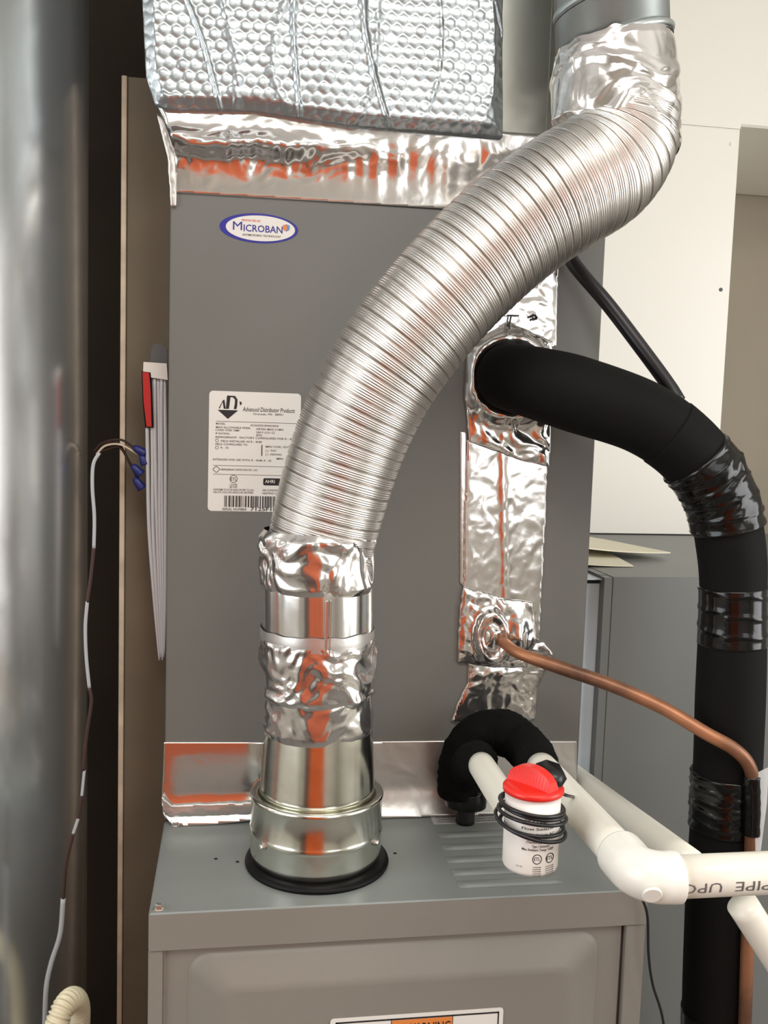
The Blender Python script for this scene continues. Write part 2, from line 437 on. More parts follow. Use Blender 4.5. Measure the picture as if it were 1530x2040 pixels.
write(m, '\u26a0 WARNING'.replace('\u26a0 ', ''), Lp(2), .43, .69, .112, .055, True)
for k, s_ in enumerate(('FIRE OR EXPLOSION HAZARD', 'Failure to follow safety warnings', 'exactly could result in serious')): write(m, s_, Lp(2), .37, .68, .2+.06*k, .03)
m.build('lettering', 'ink', w_lab)
m = MB(); box_pt(m, Lp(1.0), .35, .033, .70, .125); m.build('orange_heading', 'orange', w_lab)
m = MB(); ring_pt(m, Lp(1), .83, .22, .12, .12, .025); m.build('prohibition_circle', 'redink', w_lab)
m = MB(); poly_pt(m, Lp(1.5), [(.385, .11), (.415, .055), (.445-.02, .11)]); m.build('warning_triangle', 'ink', w_lab)
# small things on the deck
dk = lambda e=0.0: (lambda x, y: at(x, y, Z=0)+Vector((0, 0, e)))
for x, y in ((430, 1711), (473, 1717), (787, 1700)):
    c_ = at(x, y, Z=0); lathe('screw_hole', c_+Vector((0, 0, -.0005)), [(.0021, 0), (.0021, .0008)], 'black', T, 10)
c_ = at(317, 1812, Z=0)
sp = lathe('screw', c_, [(.0062, 0), (.0062, .0012), (.0045, .0013), (.0043, .0055), (.0028, .0062)], 'steel', T, 6, smooth=False)
c_ = at(350, 1645, Z=0); lathe('screw', c_, [(.0055, 0), (.0055, .001), (.004, .0012), (.004, .0045)], 'steel', T, 6, smooth=False)
c_ = at(357, 1822, Z=0)
for i, (x0, y0, x1) in enumerate(((874, 1664, 1085), (881, 1688, 1092), (889, 1713, 1100), (900, 1738, 1110), (912, 1762, 1120))):
    a = at(x0, y0, Z=0); b = at(x1, y0-(x1-x0)*.035, Z=0); b.y = a.y
    v = []; f = []
    nu, nv = 24, 10; hw = .0085
    for iu in range(nu+1):
        u = iu/nu; e = min(1, math.sin(PI*min(max(u, 0), 1))*4) if u not in (0, 1) else 0
        e = math.sqrt(min(1, max(0, u*12)))*math.sqrt(min(1, max(0, (1-u)*12)))
        for iv in range(nv+1):
            q = iv/nv; hgt = .0026*e*(max(0, math.sin(PI*q**0.55)))
            v.append(Vector((a.x+(b.x-a.x)*u, a.y-hw+2*hw*q, Z0+.0002+hgt)))
    for iu in range(nu):
        for iv in range(nv): k = iu*(nv+1)+iv; f.append((k, k+nv+1, k+nv+2, k+1))
    obj('louvre', v, f, 'grey_top_lit', T, True)
# small notice on the deck
nl = [at(853, 1617, Z=0), at(1040, 1608, Z=0), at(1052, 1636, Z=0), at(864, 1643, Z=0)]
def npt(e): return lambda u, v: (nl[0].lerp(nl[1], u)).lerp(nl[3].lerp(nl[2], u), v)+Vector((0, 0, e))
for q_ in (nl[1], nl[0]): q_.y = nl[0].y
nl[2].y = nl[3].y
nlab = flat('notice_label', rrect(0, 0, 1, 1, .03), npt(.0002), (0, 0, 1), .0003, 'sticker_dk', T, 'silver notice label with fine print')
m = MB(); write(m, 'NOTICE', npt(.0007), .42, .62, .19, .13, True)
for k, s_ in enumerate(('THIS UNIT IS FOR USE WITH CATEGORY I VENTING ONLY SEE MANUAL', 'DISCHARGE AIR TEMPERATURE OF COMBUSTION AND VENTILATION AIR', 'CLEARANCE TO COMBUSTIBLE MATERIALS TOP BACK AND SIDES MUST BE', 'MAINTAINED FOR SERVICE ACCESS AND PROPER OPERATION OF UNIT')):
    write(m, s_, npt(.0007), .05, .95, .40+.17*k, .10)
m.build('lettering', 'ink', nlab)

# ================================================================ coil cabinet (upper)
HT = 0.76
K = thing('coil_cabinet', 'tall grey metal coil cabinet standing on the furnace', 'cabinet', (0, 0, Z0))
box('body', (0, 0, Z0+.001), (W, .53, Z0+HT), 'grey', K, .0015)
# oval logo sticker
LY2 = -.0006
oc = at(516, 455, Y=0); ow = (at(594, 455, Y=0)-at(437, 455, Y=0)).x/2; oh = (at(516, 425, Y=0)-at(516, 486, Y=0)).z/2*0.97
def OP(e): return lambda u, v: Vector((oc.x+u*ow, -.0003-.0003*e, oc.z-v*oh))
ell = lambda a, b, cx=0, cy=0, n=48: [(cx+a*math.cos(2*PI*k/n), cy+b*math.sin(2*PI*k/n)) for k in range(n)]
lg = flat('logo_sticker', ell(1, 1), OP(0), (0, 1, 0), .0002, 'blue', K, 'oval blue and white sticker')
flat('sticker_face', ell(.88, .86, .04, 0), OP(1), (0, 1, 0), .0002, 'sticker', lg)
m = MB(); write(m, 'M', OP(2), -.66, -.43, .20, .58); write(m, 'ICROBAN', OP(2), -.39, .60, .25, .46, True)
m.build('lettering', 'blue', lg)
m = MB(); write(m, 'PROTECTED BY', OP(2), -.44, .04, -.42, .13, True); m.build('red_lettering', 'redink', lg)
m = MB(); write(m, 'ANTIMICROBIAL TECHNOLOGY', OP(2), -.42, .56, .55, .13, True); m.build('small_lettering', 'inkg', lg)
m = MB(); poly_pt(m, OP(2), [(.60, -.30), (.69, -.38), (.78, -.30), (.77, -.02), (.69, .10), (.61, -.02)]); m.build('shield_emblem', 'orange', lg)
m = MB(); poly_pt(m, OP(3), [(.69, -.38), (.78, -.30), (.77, -.02), (.69, .10), (.72, -.14)]); m.build('shield_shade', 'ltblue', lg)
# rating label
a0 = at(417, 778, Y=0); a1 = at(600, 783, Y=0); a2 = at(417, 1017, Y=0)
lw_ = a1.x-a0.x; lh_ = a0.z-a2.z
def RP(e): return lambda x, y: Vector((a0.x+(x-118)/1265*lw_, -.0003-.0003*e, a0.z-(y-130)/1655*lh_))
rl = flat('rating_label', rrect(118, 130, 1383, 1790, 55), RP(0), (0, 1, 0), .0002, 'sticker', K, 'white rating label with barcode')
m = MB()
R1 = RP(1)
poly_pt(m, R1, [(235, 388), (515, 388), (375, 510)])
poly_pt(m, R1, [(300, 262), (325, 245), (345, 372), (318, 372)])
poly_pt(m, R1, [(360, 190), (410, 190), (388, 372), (346, 372)])
poly_pt(m, R1, [(410, 190), (470, 192), (505, 240), (500, 330), (490, 372), (455, 372), (468, 300), (470, 240), (440, 212), (408, 210)])
poly_pt(m, R1, [(532, 262), (562, 275), (560, 305), (540, 318)])
poly_pt(m, R1, [(250, 365), (300, 265), (303, 275), (262, 372)])
m.build('logo_print', 'ink', rl); m = MB()
write(m, 'Advanced Distributor Products', R1, 575, 1300, 398, 62, False, 0.3)
write(m, 'Grenada, MS  38901', R1, 725, 1135, 442, 26)
m.build('maker_lettering', 'ink', rl); m = MB()
write(m, 'SERIAL NUMBER', R1, 318, 655, 1790-12, 34)
write(m, '7125F18742', R1, 710, 1230, 1786-6, 52, True)
m.build('black_lettering', 'ink', rl); m = MB()
bx = 345; rnd = random.Random(3)
while bx < 1230:
    wdt = rnd.choice((6, 8, 14, 18)); box_pt(m, R1, bx, 1572, bx+wdt, 1730); bx += wdt+rnd.choice((8, 10, 16, 20))
m.build('barcode', 'ink', rl); m = MB()
poly_pt(m, R1, rrect(880, 1318, 1160, 1418, 22))
m.build('badge', 'ink', rl); m = MB(); box_pt(m, R1, 846, 855, 858, 1008); m.build('rule', 'ink', rl)
m = MB(); write(m, 'AHRI', RP(2), 905, 1040, 1385, 46, True); m.build('white_print', 'sticker', rl)
m = MB()
for y in (545, 1155, 1277): box_pt(m, R1, 185 if y > 600 else 215, y-3, 1330, y+3)
rows = [('MODEL', 215, 345, 590), ('AC36AD0218V0AC0018', 685, 1075, 600), ('MAX ALLOWABLE PRESS:', 215, 690, 640), ('478 PSIG (MAX) 3.3 MPA', 768, 1150, 650),
 ('COND OVER TEMP:', 210, 545, 678), ('250 F (121 C)', 768, 1025, 695), ('IP RATING:', 212, 405, 725), ('(IPX)', 768, 850, 735),
 ('REFRIGERANT:  FACTORY CONFIGURED FOR R - 454B', 212, 1330, 775), ('FIELD INSTALLED AS R - 454B', 285, 850, 828), ('FIELD CONFIGURED TO', 212, 650, 872), ('R - 32', 285, 392, 920),
 ('MIN COIL OUTLET', 905, 1330, 890), ('( )  TXV', 905, 1055, 945), ('( )  PISTON', 905, 1125, 998), ('MIN', 1060, 1150, 1055), ('INTENDED FOR USE WITH: R - 454B, R - 32', 180, 985, 1085),
 ('REFRIGERANT DETECTION SYS. 115V.', 295, 800, 1222), ('C US LISTED', 415, 520, 1430), ('60 HZ', 415, 520, 1462), ('CONFORMS TO UL STD 60335-2-40 CERT TO CAN', 190, 745, 1502), ('CSA STD C22.2 NO 60335-2-40 CERTIFIED', 190, 745, 1538),
 ('AIR-CONDITIONING', 870, 1180, 1500), ('HEATING 210', 870, 1100, 1542)]
for s_, x0, x1, yb in rows: write(m, s_, R1, x0, x1, yb, 26, True)
for cy in (810, 908): ring_pt(m, R1, 232, cy, 24, 24, 6, 20)
ring_pt(m, R1, 468, 1338, 54, 54, 8)
write(m, 'ETL', R1, 428, 512, 1362, 44, True)
for a, b in (((180, 1208), (228, 1165)), ((228, 1165), (280, 1208)), ((280, 1208), (228, 1255)), ((228, 1255), (180, 1208))):
    dx, dy = (b[0]-a[0]), (b[1]-a[1]); l = math.hypot(dx, dy); nx_, ny_ = -dy/l*4, dx/l*4
    poly_pt(m, R1, [(a[0]+nx_, a[1]+ny_), (b[0]+nx_, b[1]+ny_), (b[0]-nx_, b[1]-ny_), (a[0]-nx_, a[1]-ny_)])
m.build('grey_print', 'inkg', rl)

# ---- foil tape patches on the cabinet front
def tape(poly, Yo, amp, fr, seed, m='foil', step=3.2, parent=K, name='foil_tape', extra=None, base=.0006):
    def hf(x, y, d):
        P = at(x, y, Y=0)
        h = amp*1.15*crumple((P.x, 0, P.z), fr*1.5, seed)
        if extra: h += extra(x, y)
        return base+h*min(1, .25+d/14)
    return sheet(name, poly, Yo, step, hf, m, parent, back=abs(Yo)+.0004 if Yo else .0004, smooth=True)
def jag(poly, seed, a=2.0, st=9):
    r = random.Random(seed); out = []
    for i in range(len(poly)):
        x0, y0 = poly[i]; x1, y1 = poly[(i+1) % len(poly)]; l = math.hypot(x1-x0, y1-y0); n = max(1, int(l/st))
        for k in range(n):
            t = k/n; j = a if k else 0
            out.append((x0+(x1-x0)*t+r.uniform(-j, j)*.5, y0+(y1-y0)*t+r.uniform(-j, j)*.5))
    return out
def gauss(x, y, cx, cy, sx, sy): return math.exp(-((x-cx)/sx)**2-((y-cy)/sy)**2)
tape(jag([(940, 655), (1000, 585), (1112, 520), (1108, 690), (1040, 715), (930, 720)], 1), -.001, .0022, 55, 1.0)
tape(jag([(930, 690), (1010, 640), (1100, 680), (1095, 930), (1030, 915), (935, 880), (925, 780)], 2), -.003, .0048, 45, 2.0,
     extra=lambda x, y: .012*math.exp(-((math.hypot(x-1012, y-752)-78)/16)**2))
tape(jag([(930, 876), (1000, 888), (1040, 905), (1090, 925), (1085, 1060), (1074, 1275), (1040, 1270), (1000, 1235), (922, 1172), (925, 1000)], 3, 3), -.0015, .0011, 50, 3.0, 'foil',
     extra=lambda x, y: .0012*math.exp(-((x-1003-(y-1000)*.02)/7)**2))
tape([(917, 860), (929, 860), (925, 1170), (916, 1162)], -.0007, .0006, 50, 3.5)
tape(jag([(923, 1170), (985, 1185), (1045, 1205), (1055, 1270), (1050, 1330), (985, 1330), (935, 1322), (912, 1320), (915, 1230)], 4, 3), -.003, .0042, 52, 4.0,
     extra=lambda x, y: .008*math.exp(-((math.hypot((x-978), (y-1268)*.62)-28)/7)**2)+.010*gauss(x, y, 978, 1268, 20, 34))
tape(jag([(988, 1192), (1062, 1200), (1064, 1225), (1070, 1276), (1050, 1312), (1005, 1320), (996, 1260), (990, 1225)], 5), -.0045, .0030, 50, 5.0,
     extra=lambda x, y: .009*gauss(x, y, 1032, 1265, 17, 32))
tape(jag([(1045, 1285), (1083, 1278), (1102, 1303), (1085, 1336), (1040, 1340)], 6), -.003, .002, 50, 6.0)
tape(jag([(932, 1320), (1000, 1325), (1088, 1330), (1070, 1370), (1066, 1432), (1040, 1438), (904, 1440), (900, 1436), (912, 1400), (932, 1360)], 7), -.0014, .0032, 52, 7.0)
# dark pen marks on the tape
def stroke(pts, wd=.0009, m='ink', name='scribble'):
    mb = MB()
    for i in range(len(pts)-1):
        P, Q = at(*pts[i], Y=-.0085), at(*pts[i+1], Y=-.0085); d = (Q-P).normalized(); s_ = Vector((-d.z, 0, d.x))*wd
        mb.add([P+s_, Q+s_, Q-s_, P-s_], [(0, 1, 2, 3)])
    mb.build(name, m, K)
stroke([(1010, 628), (1034, 629)]); stroke([(1018, 630), (1014, 650), (1020, 678)], .0011); stroke([(1052, 671), (1075, 672)])
stroke([(1055, 632), (1064, 627), (1070, 634), (1060, 637)], .0016)
# foil flashing along the foot of the cabinet
def flash(poly, seed, amp, m, name, fold=(0, 0)):
    def hf(x, y, d):
        P = at(x, y, Y=0); yb = 1622-.0338*(x-340)
        q = max(0, (y-(yb-45))/45)
        return .0012+amp*crumple((P.x, 0, P.z), 40, seed)+.010*q**2
    return sheet(name, poly, -.0005, 3.5, hf, m, K, back=.0003)
flash([(327, 1478), (526, 1478), (512, 1624), (430, 1631), (372, 1634), (345, 1633), (326, 1618), (322, 1595)], 1, .0005, 'foil_s', 'base_flashing')
flash([(738, 1477), (905, 1475), (1148, 1476), (1148, 1560), (1135, 1606), (990, 1612), (860, 1616), (740, 1620)], 2, .0012, 'foil_m', 'base_flashing')
tape(jag([(322, 1585), (345, 1605), (380, 1603), (520, 1597), (520, 1626), (372, 1633), (340, 1632), (326, 1618)], 9, 2), -.010, .0025, 60, 9.0, 'foil_m')

# ================================================================ plenum above
Pm = thing('supply_plenum', 'foil wrapped supply plenum with bubble insulation above the coil cabinet', 'duct', (0, 0, Z0+HT+.01))
tl = at(285, 0, Y=-.03); tr = at(1002, 0, Y=-.03)
ztop = ZC-.005
box('duct_body', (0.0, .004, Z0+HT+.002), (W, .5, ztop), 'foil_d', Pm)
zb = at(1050, 262, Y=0).z
box('duct_facing', (0.385, -.008, zb-.02), (.447, .0035, ztop), 'foil_d', Pm, .0008)
box('duct_facing', (0.4475, -.006, zb-.02), (.534, .0035, ztop), 'foil_d', Pm, .0008)
def bubh(x, y, d):
    P = at(x, y, Y=-.03); sp = .0138
    r = P.z/(sp*.866); row = round(r); best = 0
    for rr in (row-1, row, row+1):
        off = .5*(rr & 1); cx = (round(P.x/sp-off)+off)*sp; cz = rr*sp*.866
        q = math.hypot(P.x-cx, P.z-cz)/(sp*.49)
        if q < 1: best = max(best, (1-q**4)*(.75+.5*noise.noise(Vector((cx*90, 0, cz*90)))))
    wr = crumple((P.x, 0, P.z), 9, 3.3, 3)
    cr = max(0, 1-abs(noise.noise(Vector((P.x*14+4, 0, P.z*5))))*14)
    cr2 = max(0, 1-abs(noise.noise(Vector((P.x*9+P.z*2.5, 7, P.z*2.2-P.x*1.5))))*22)
    return .0012*best*(1-.6*cr2)+.011*wr+.0016*cr+.0035*cr2-.008*max(0, 1-d/22)
bub = sheet('bubble_wrap', [(268, -330), (276, -40), (283, 0), (290, 150), (308, 205), (330, 215), (500, 218), (700, 250), (860, 262), (1002, 274), (1003, -330)], -.026, 3.0, bubh, 'bubble', Pm, back=.029)
# wrap returning along the left side
a = at(283, 0, Y=-.026); b = at(310, 205, Y=-.026)
vv = []
for k in range(13):
    t = k/12; x = 275+t*42; y = -330+t*540; P = at(x, y, Y=-.024)
    vv += [P, Vector((P.x+.004*math.sin(k), .30, P.z))]
obj('wrap_side', vv, [(2*k, 2*k+2, 2*k+3, 2*k+1) for k in range(12)], 'bubble', Pm, True)
def trans(x, y, d):
    P = at(x, y, Y=0)
    yl = 300+.035*(x-350)+16*noise.noise(Vector((x*.013, 0, 0)))+7*noise.noise(Vector((x*.05, 3, 0)))       # crease line
    k = .5+.5*math.tanh((x-640)/-90)                                     # strong lip on the left, soft on the right
    up_ = .015; lo = .0015
    t = 1/(1+math.exp((y-yl-6)/ (3.5+22*(1-k)))); base = lo+(up_-lo)*t
    base += .007*math.exp(-((y-yl+12)/18)**2)*k
    am = .0065*math.exp(-((y-yl)/42)**2)+.0003
    base += am*crumple((P.x, 0, P.z), 42, 8, 4)*(.6+.9*k)
    lowz = max(0, min(1, (y-yl-20)/80)); base += .0006*lowz
    return base*(1-max(0, 1-d/5)*.2)
sheet('foil_tape', [(306, 202), (330, 208), (500, 214), (700, 244), (860, 256), (1003, 268), (1110, 276), (1216, 284), (1212, 443), (1110, 433), (900, 417), (352, 384), (346, 300), (325, 240)], -.0008, 3.2, trans, 'foil', Pm, back=.001)
tape(jag([(312, 225), (333, 250), (347, 300), (352, 385), (351, 411), (340, 411), (334, 315)], 12, 1.5), -.004, .003, 50, 12, 'foil_m', 3, Pm)
# big smooth tape sheet over the lower band
# ================================================================ flue: lower rigid vent
gc = at(633, 1712, Z=0); FX, FY = gc.x-.0025, gc.y+.002
VP = thing('vent_connector', 'galvanised vent collar and foil taped pipe rising from the furnace top', 'pipe', (FX, FY, Z0))
lathe('gasket', (FX+.0015, FY-.004, Z0+.0002), [(.0810, 0), (.0818, .002), (.081, .0045), (.076, .0062), (.060, .0062)], 'rubber', VP, 72)
zz = lambda py: at(632, py, Y=FY-.07).z-Z0      # height of the front of the pipe at a picture row
colr = [(.0722, .006), (.0738, .012), (.0744, .016), (.0744, .036), (.0750, .038), (.0757, .0405), (.0750, .043), (.0744, .045), (.0744, .076), (.0752, .078), (.0756, .080), (.0744, .083), (.0665, .082), (.0660, .078)]
lathe('collar', (FX, FY, Z0), colr, 'galv', VP, 96)
ztape = zz(1494)
lathe('tapered_pipe', (FX, FY, Z0), [(.0662, .074), (.0650, .090), (.0636, .115), (.0612, ztape+.0), (.0600, ztape+.02), (.0560, zz(1080)-.01)], 'galv', VP, 96)
for ang, h in ((-PI/2-.95, .0375), (-PI/2+.95, .0375)):
    d_ = Vector((math.cos(ang), math.sin(ang), 0)); P = Vector((FX, FY, Z0+h))+d_*.0752
    lathe('screw', P, [(.0046, 0), (.0046, .001), (.0032, .0012), (.0032, .0042), (.002, .0048)], 'steel', VP, 6, axis=d_, smooth=False)
def sleeve(name, py1, py0, r, amp, fr, seed, m, parent=VP, drift=0.0, jagb=.0015, segs=200, extra=None, label=None, c0=None, cx=0.0):
    z0, z1 = zz(py1), zz(py0); n = max(4, int((z1-z0)/.0016)); v = []; f = []
    for i in range(n+1):
        t = i/n
        for k in range(segs):
            th = 2*PI*k/segs; z = z0+(z1-z0)*t
            e = jagb*noise.noise(Vector((math.cos(th)*4, math.sin(th)*4, seed*3)))
            if t < .08 or t > .92: z += e
            q = Vector((math.cos(th)*.062, math.sin(th)*.062, z))
            rr = r(t) if callable(r) else r
            fade = min(1, .25+min(t, 1-t)*n*.16)
            rr += amp*crumple(q, fr, seed)*fade
            if extra: rr += extra(th, t)
            v.append(Vector((FX+cx-.0065*max(0, z-.1)/.25+drift*t+math.cos(th)*rr, FY+math.sin(th)*rr, Z0+z)))
    for i in range(n):
        for k in range(segs): k2 = (k+1) % segs; f.append((i*segs+k, i*segs+k2, (i+1)*segs+k2, (i+1)*segs+k))
    return obj(name, v, f, m, parent, True, label)
ztop_t = 1072
sleeve('foil_tape', 1497, 1395, .0600, .0060, 36, 21, 'foil', extra=lambda th, t: 0)
sleeve('foil_tape', 1425, 1290, lambda t: .0600+.0012*t, .0100, 36, 22, 'foil')
sleeve('foil_tape', 1300, 1180, .0612, .0008, 12, 23, 'foil_s', jagb=.0005)
sleeve('tape_band', 1308, 1276, .0634, .0008, 20, 24, 'foil_m', jagb=.002, label='matte band of tape around the foil')
sleeve('foil_tape', 1195, 1070, lambda t: .0605-.0030*max(0, (t-.86)/.14), .0090, 38, 25, 'foil')
# lock seam down the front of the smooth section
sx = FX-.001
mbx = MB(); z0_, z1_ = Z0+zz(1310), Z0+zz(1200)
mbx.box((sx-.0016, FY-.0645, z0_), (sx+.0016, FY-.0620, z1_), .0006); mbx.box((sx+.0035, FY-.0650, z0_), (sx+.0048, FY-.0620, z1_), .0004)
mbx.build('seam', 'foil_s', VP)
# ================================================================ flexible duct
def P_(px, py, Y, hw):
    P = at(px, py, Y=Y); d = (P-CAM).dot(fw); return (P, hw*d/F_PX)
fp = [P_(637, 1108, FY, 109), P_(648, 1050, FY, 109), P_(672, 960, FY-.003, 112), P_(703, 865, FY-.006, 114), P_(750, 765, FY-.012, 116), P_(810, 675, FY-.016, 117),
      P_(883, 588, FY-.02, 118), P_(965, 505, FY-.02, 120), P_(1050, 432, FY-.018, 121), P_(1130, 378, FY-.015, 121), P_(1195, 338, FY-.008, 119), P_(1232, 285, FY+.0, 116), P_(1242, 215, FY+.006, 112)]
smp = catmull(fp, 1500)
Ltot = smp[-1][2]; NG = 52; pitch = Ltot/NG
irr = random.Random(5); jit_ = [irr.uniform(.55, 1.35) for _ in range(NG+4)]
def flexr(r, s, th, i):
    ph = s/pitch + th/(2*PI)*1.0
    g = math.floor(ph); q = ph-g
    rib = .00042*math.cos(2*PI*q*5)
    groove = -.0042*jit_[int(max(0, min(NG+3, g+1)))]*math.exp(-((q-.5)/.075)**2)
    return r - .0012 + rib + groove + .0005*math.sin(th*3+s*20)
v, f = sweep(smp, 96, flexr, True)
FD = obj('flexible_duct', v, f, 'alu', None, True)
tag(FD, 'ribbed flexible aluminium duct curving up to the right across the cabinet', 'duct')
# ================================================================ upper rigid pipe
UP = thing('vent_pipe', 'rigid galvanised elbow pipe at the top with crumpled foil at its lower end', 'pipe', (0.49, FY, Z0+.80))
ua = at(1226, 262, Y=FY+.012); ub = at(1219, 60, Y=FY+.012); ub.x += .0
UR = .0625
axis = (ub-ua); axl = axis.length; axn = axis.normalized()
lathe('pipe', ua+axn*.02, [(UR, 0), (UR, 1.0)], 'galv_d', UP, 80, axis=axn)
def hoop(P, tilt, r, rr, m, name, parent, seg=80, sq=1.0):
    """a bead round the pipe, tilted"""
    a = Vector((1, 0, tilt)).normalized(); b_ = Vector((0, 1, .0)); nrm = a.cross(b_).normalized(); v = []; f = []; ns = 10
    for k in range(seg):
        t = 2*PI*k/seg
        c_ = P+Vector((math.cos(t)*r, math.sin(t)*r, math.cos(t)*r*tilt)); out = Vector((math.cos(t), math.sin(t), 0))
        for j in range(ns):
            u = 2*PI*j/ns; v.append(c_+out*(math.cos(u)*rr)+Vector((0, 0, 1))*(math.sin(u)*rr*sq))
    for k in range(seg):
        for j in range(ns):
            k2 = (k+1) % seg; j2 = (j+1) % ns; f.append((k*ns+j, k*ns+j2, k2*ns+j2, k2*ns+j))
    return obj(name, v, f, m, parent, True)
Pc = lambda py: at(1222, py, Y=FY+.012)
hoop(Pc(100)+Vector((0, 0, .004)), .30, UR+.0004, .0022, 'galv_d', 'bead', UP, sq=1.6)
hoop(Pc(112)+Vector((0, 0, .004)), .30, UR+.0003, .0010, 'ink', 'joint', UP)
hoop(Pc(-2)+Vector((0, 0, .0)), .34, UR+.0004, .0026, 'galv_d', 'bead', UP, sq=1.8)
hoop(Pc(10)+Vector((0, 0, .0)), .34, UR+.0003, .0011, 'ink', 'joint', UP)
hoop(Pc(-70)+Vector((0, 0, .0)), .2, UR+.0004, .0026, 'galv_d', 'bead', UP, sq=1.8)
sa = at(1297, 55, Y=FY-.038); sb = at(1298, -120, Y=FY-.038)
MB().box((sa.x-.0012, FY-.040, sa.z), (sa.x+.0012, FY-.030, sb.z)).build('seam', 'ink', UP)
P = at(1315, 38, Y=FY-.034); lathe('screw', P+Vector((.0, .0, 0)), [(.0038, 0), (.0038, .002), (.0025, .004)], 'steel', UP, 6, axis=Vector((.62, -.75, 0)), smooth=False)
def upfoil():
    v = []; f = []; segs = 220; n = 90
    for i in range(n+1):
        t = i/n
        for k in range(segs):
            th = 2*PI*k/segs; cx_, sy_ = math.cos(th), math.sin(th)
            lo = ua.z-.012-.012*cx_*1.0+.0020*noise.noise(Vector((cx_*5, sy_*5, 1)))
            hi = Pc(98).z+.012*cx_+.004+.004*noise.noise(Vector((cx_*4, sy_*4, 9)))
            z = lo+(hi-lo)*t; a = (z-ua.z)/axl; c_ = ua+axis*a
            rr = UR+.0012+.0030*(1-t)
            rr += .0120*crumple(Vector((cx_*.06, sy_*.06, z)), 34, 31, 4)*min(1, .2+min(t, 1-t)*9)*(.6+.5*(1-t))-.0
            v.append(Vector((c_.x+cx_*rr, c_.y+sy_*rr, z)))
    for i in range(n):
        for k in range(segs): k2 = (k+1) % segs; f.append((i*segs+k, i*segs+k2, (i+1)*segs+k2, (i+1)*segs+k))
    obj('foil_tape', v, f, 'foil', UP, True)
upfoil()
# ================================================================ insulated suction line
d_hw = lambda r: r
def Q(px, py, Y, r): return (at(px, py, Y=Y), r)
sl = [Q(1010, 752, -.001, .039), Q(1018, 752, -.03, .0405), Q(1075, 765, -.070, .0425), Q(1155, 788, -.090, .0445), Q(1280, 832, -.11, .0425), Q(1372, 898, -.12, .0405), Q(1432, 985, -.12, .0395), Q(1456, 1090, -.12, .0395),
      Q(1460, 1200, -.12, .0385), Q(1454, 1400, -.12, .0405), Q(1448, 1560, -.12, .0402), Q(1437, 1750, -.12, .0408), Q(1428, 1950, -.12, .0408), Q(1412, 2500, -.12, .0408)]
SL = thing('suction_line', 'thick black foam insulated refrigerant line arching out of the cabinet and down', 'pipe', sl[0][0])
ssm = catmull(sl, 300)
def srad(r, s, th, i): return r*(1+.012*noise.noise(Vector((s*14, math.cos(th)*2, math.sin(th)*2))))
v, f = sweep(ssm, 48, srad, True)
obj('insulation', v, f, 'foam', SL, True)
def s_at(px, py):   # nearest sample index to a picture point
    best = None
    for i, (p, r, s) in enumerate(ssm):
        d = p-CAM; z = d.dot(fw); x = 765+F_PX*d.dot(CR)/z; y = 1020-F_PX*d.dot(CU)/z
        q = (x-px)**2+(y-py)**2
        if best is None or q < best[0]: best = (q, i)
    return best[1]
def wrap(i0, i1, off, wr, seed, m='vinyl', name='tape_wrap', fr=30, slant=0.0, ridges=0):
    sub = catmull([(ssm[i][0], ssm[i][1]) for i in range(i0, i1+1, max(1, (i1-i0)//8))], max(12, (i1-i0)*2))
    LT = sub[-1][2]
    def rd(r, s, th, i):
        w_ = wr*crumple((s*2.2, math.cos(th)*.04, math.sin(th)*.04), fr, seed, 3)
        if ridges: w_ += .0012*max(0, math.sin(2*PI*ridges*s/LT+th+2*noise.noise(Vector((th, s*20, seed)))))**6
        return r+off+w_
    v, f = sweep(sub, 72, rd, True); return obj(name, v, f, m, SL, True)
wrap(s_at(1330, 865), s_at(1395, 925), .0008, .0004, 1, 'foam')
wrap(s_at(1385, 915), s_at(1456, 1062), .0012, .0055, 2, fr=34, ridges=5)
wrap(s_at(1460, 1165), s_at(1458, 1290), .0008, .0004, 3, ridges=3)
wrap(s_at(1449, 1535), s_at(1444, 1650), .0014, .0030, 4, ridges=5)
wrap(s_at(1424, 2010), s_at(1420, 2150), .0010, .0006, 5)
# thin liquid line
LLn = [Q(1128, 500, -.012, .0088), Q(1150, 535, -.02, .0088), Q(1210, 605, -.04, .0088), Q(1275, 690, -.06, .0088), Q(1330, 765, -.075, .0088), Q(1352, 800, -.083, .0088)]
tb = tube('liquid_line', LLn, 'cable', None, 50, 20)
tag(tb, 'thin black line running diagonally from behind the flexible duct', 'pipe')
# ================================================================ copper line
cl = [Q(1000, 1276, -.004, .0074), Q(1006, 1282, -.02, .0074), Q(1035, 1302, -.045, .0074), Q(1110, 1328, -.07, .0084), Q(1220, 1366, -.10, .0084), Q(1320, 1410, -.13, .0082), Q(1405, 1460, -.158, .0080), Q(1462, 1492, -.170, .0080), Q(1492, 1525, -.172, .0078),
      Q(1499, 1570, -.168, .0078), Q(1496, 1700, -.168, .0078), Q(1490, 1850, -.168, .0078), Q(1484, 2040, -.168, .0078), Q(1475, 2300, -.168, .0078)]
CL = thing('copper_line', 'bare brown copper tube from the foil tape to the black line', 'pipe', cl[0][0])
csm = catmull(cl, 200)
v, f = sweep(csm, 20); obj('tube', v, f, 'copper', CL, True)
ctape = [(p, .0100) for p, r, s in csm[125:153:3]]
v, f = sweep(catmull([(at(1497, 1545, Y=-.168), .0095), (at(1499, 1600, Y=-.168), .0095), (at(1497, 1662, Y=-.168), .0095)], 30), 24, lambda r, s, th, i: r+.0015*crumple((s*2, math.cos(th)*.02, math.sin(th)*.02), 60, 3))
obj('tape_wrap', v, f, 'vinyl', CL, True)
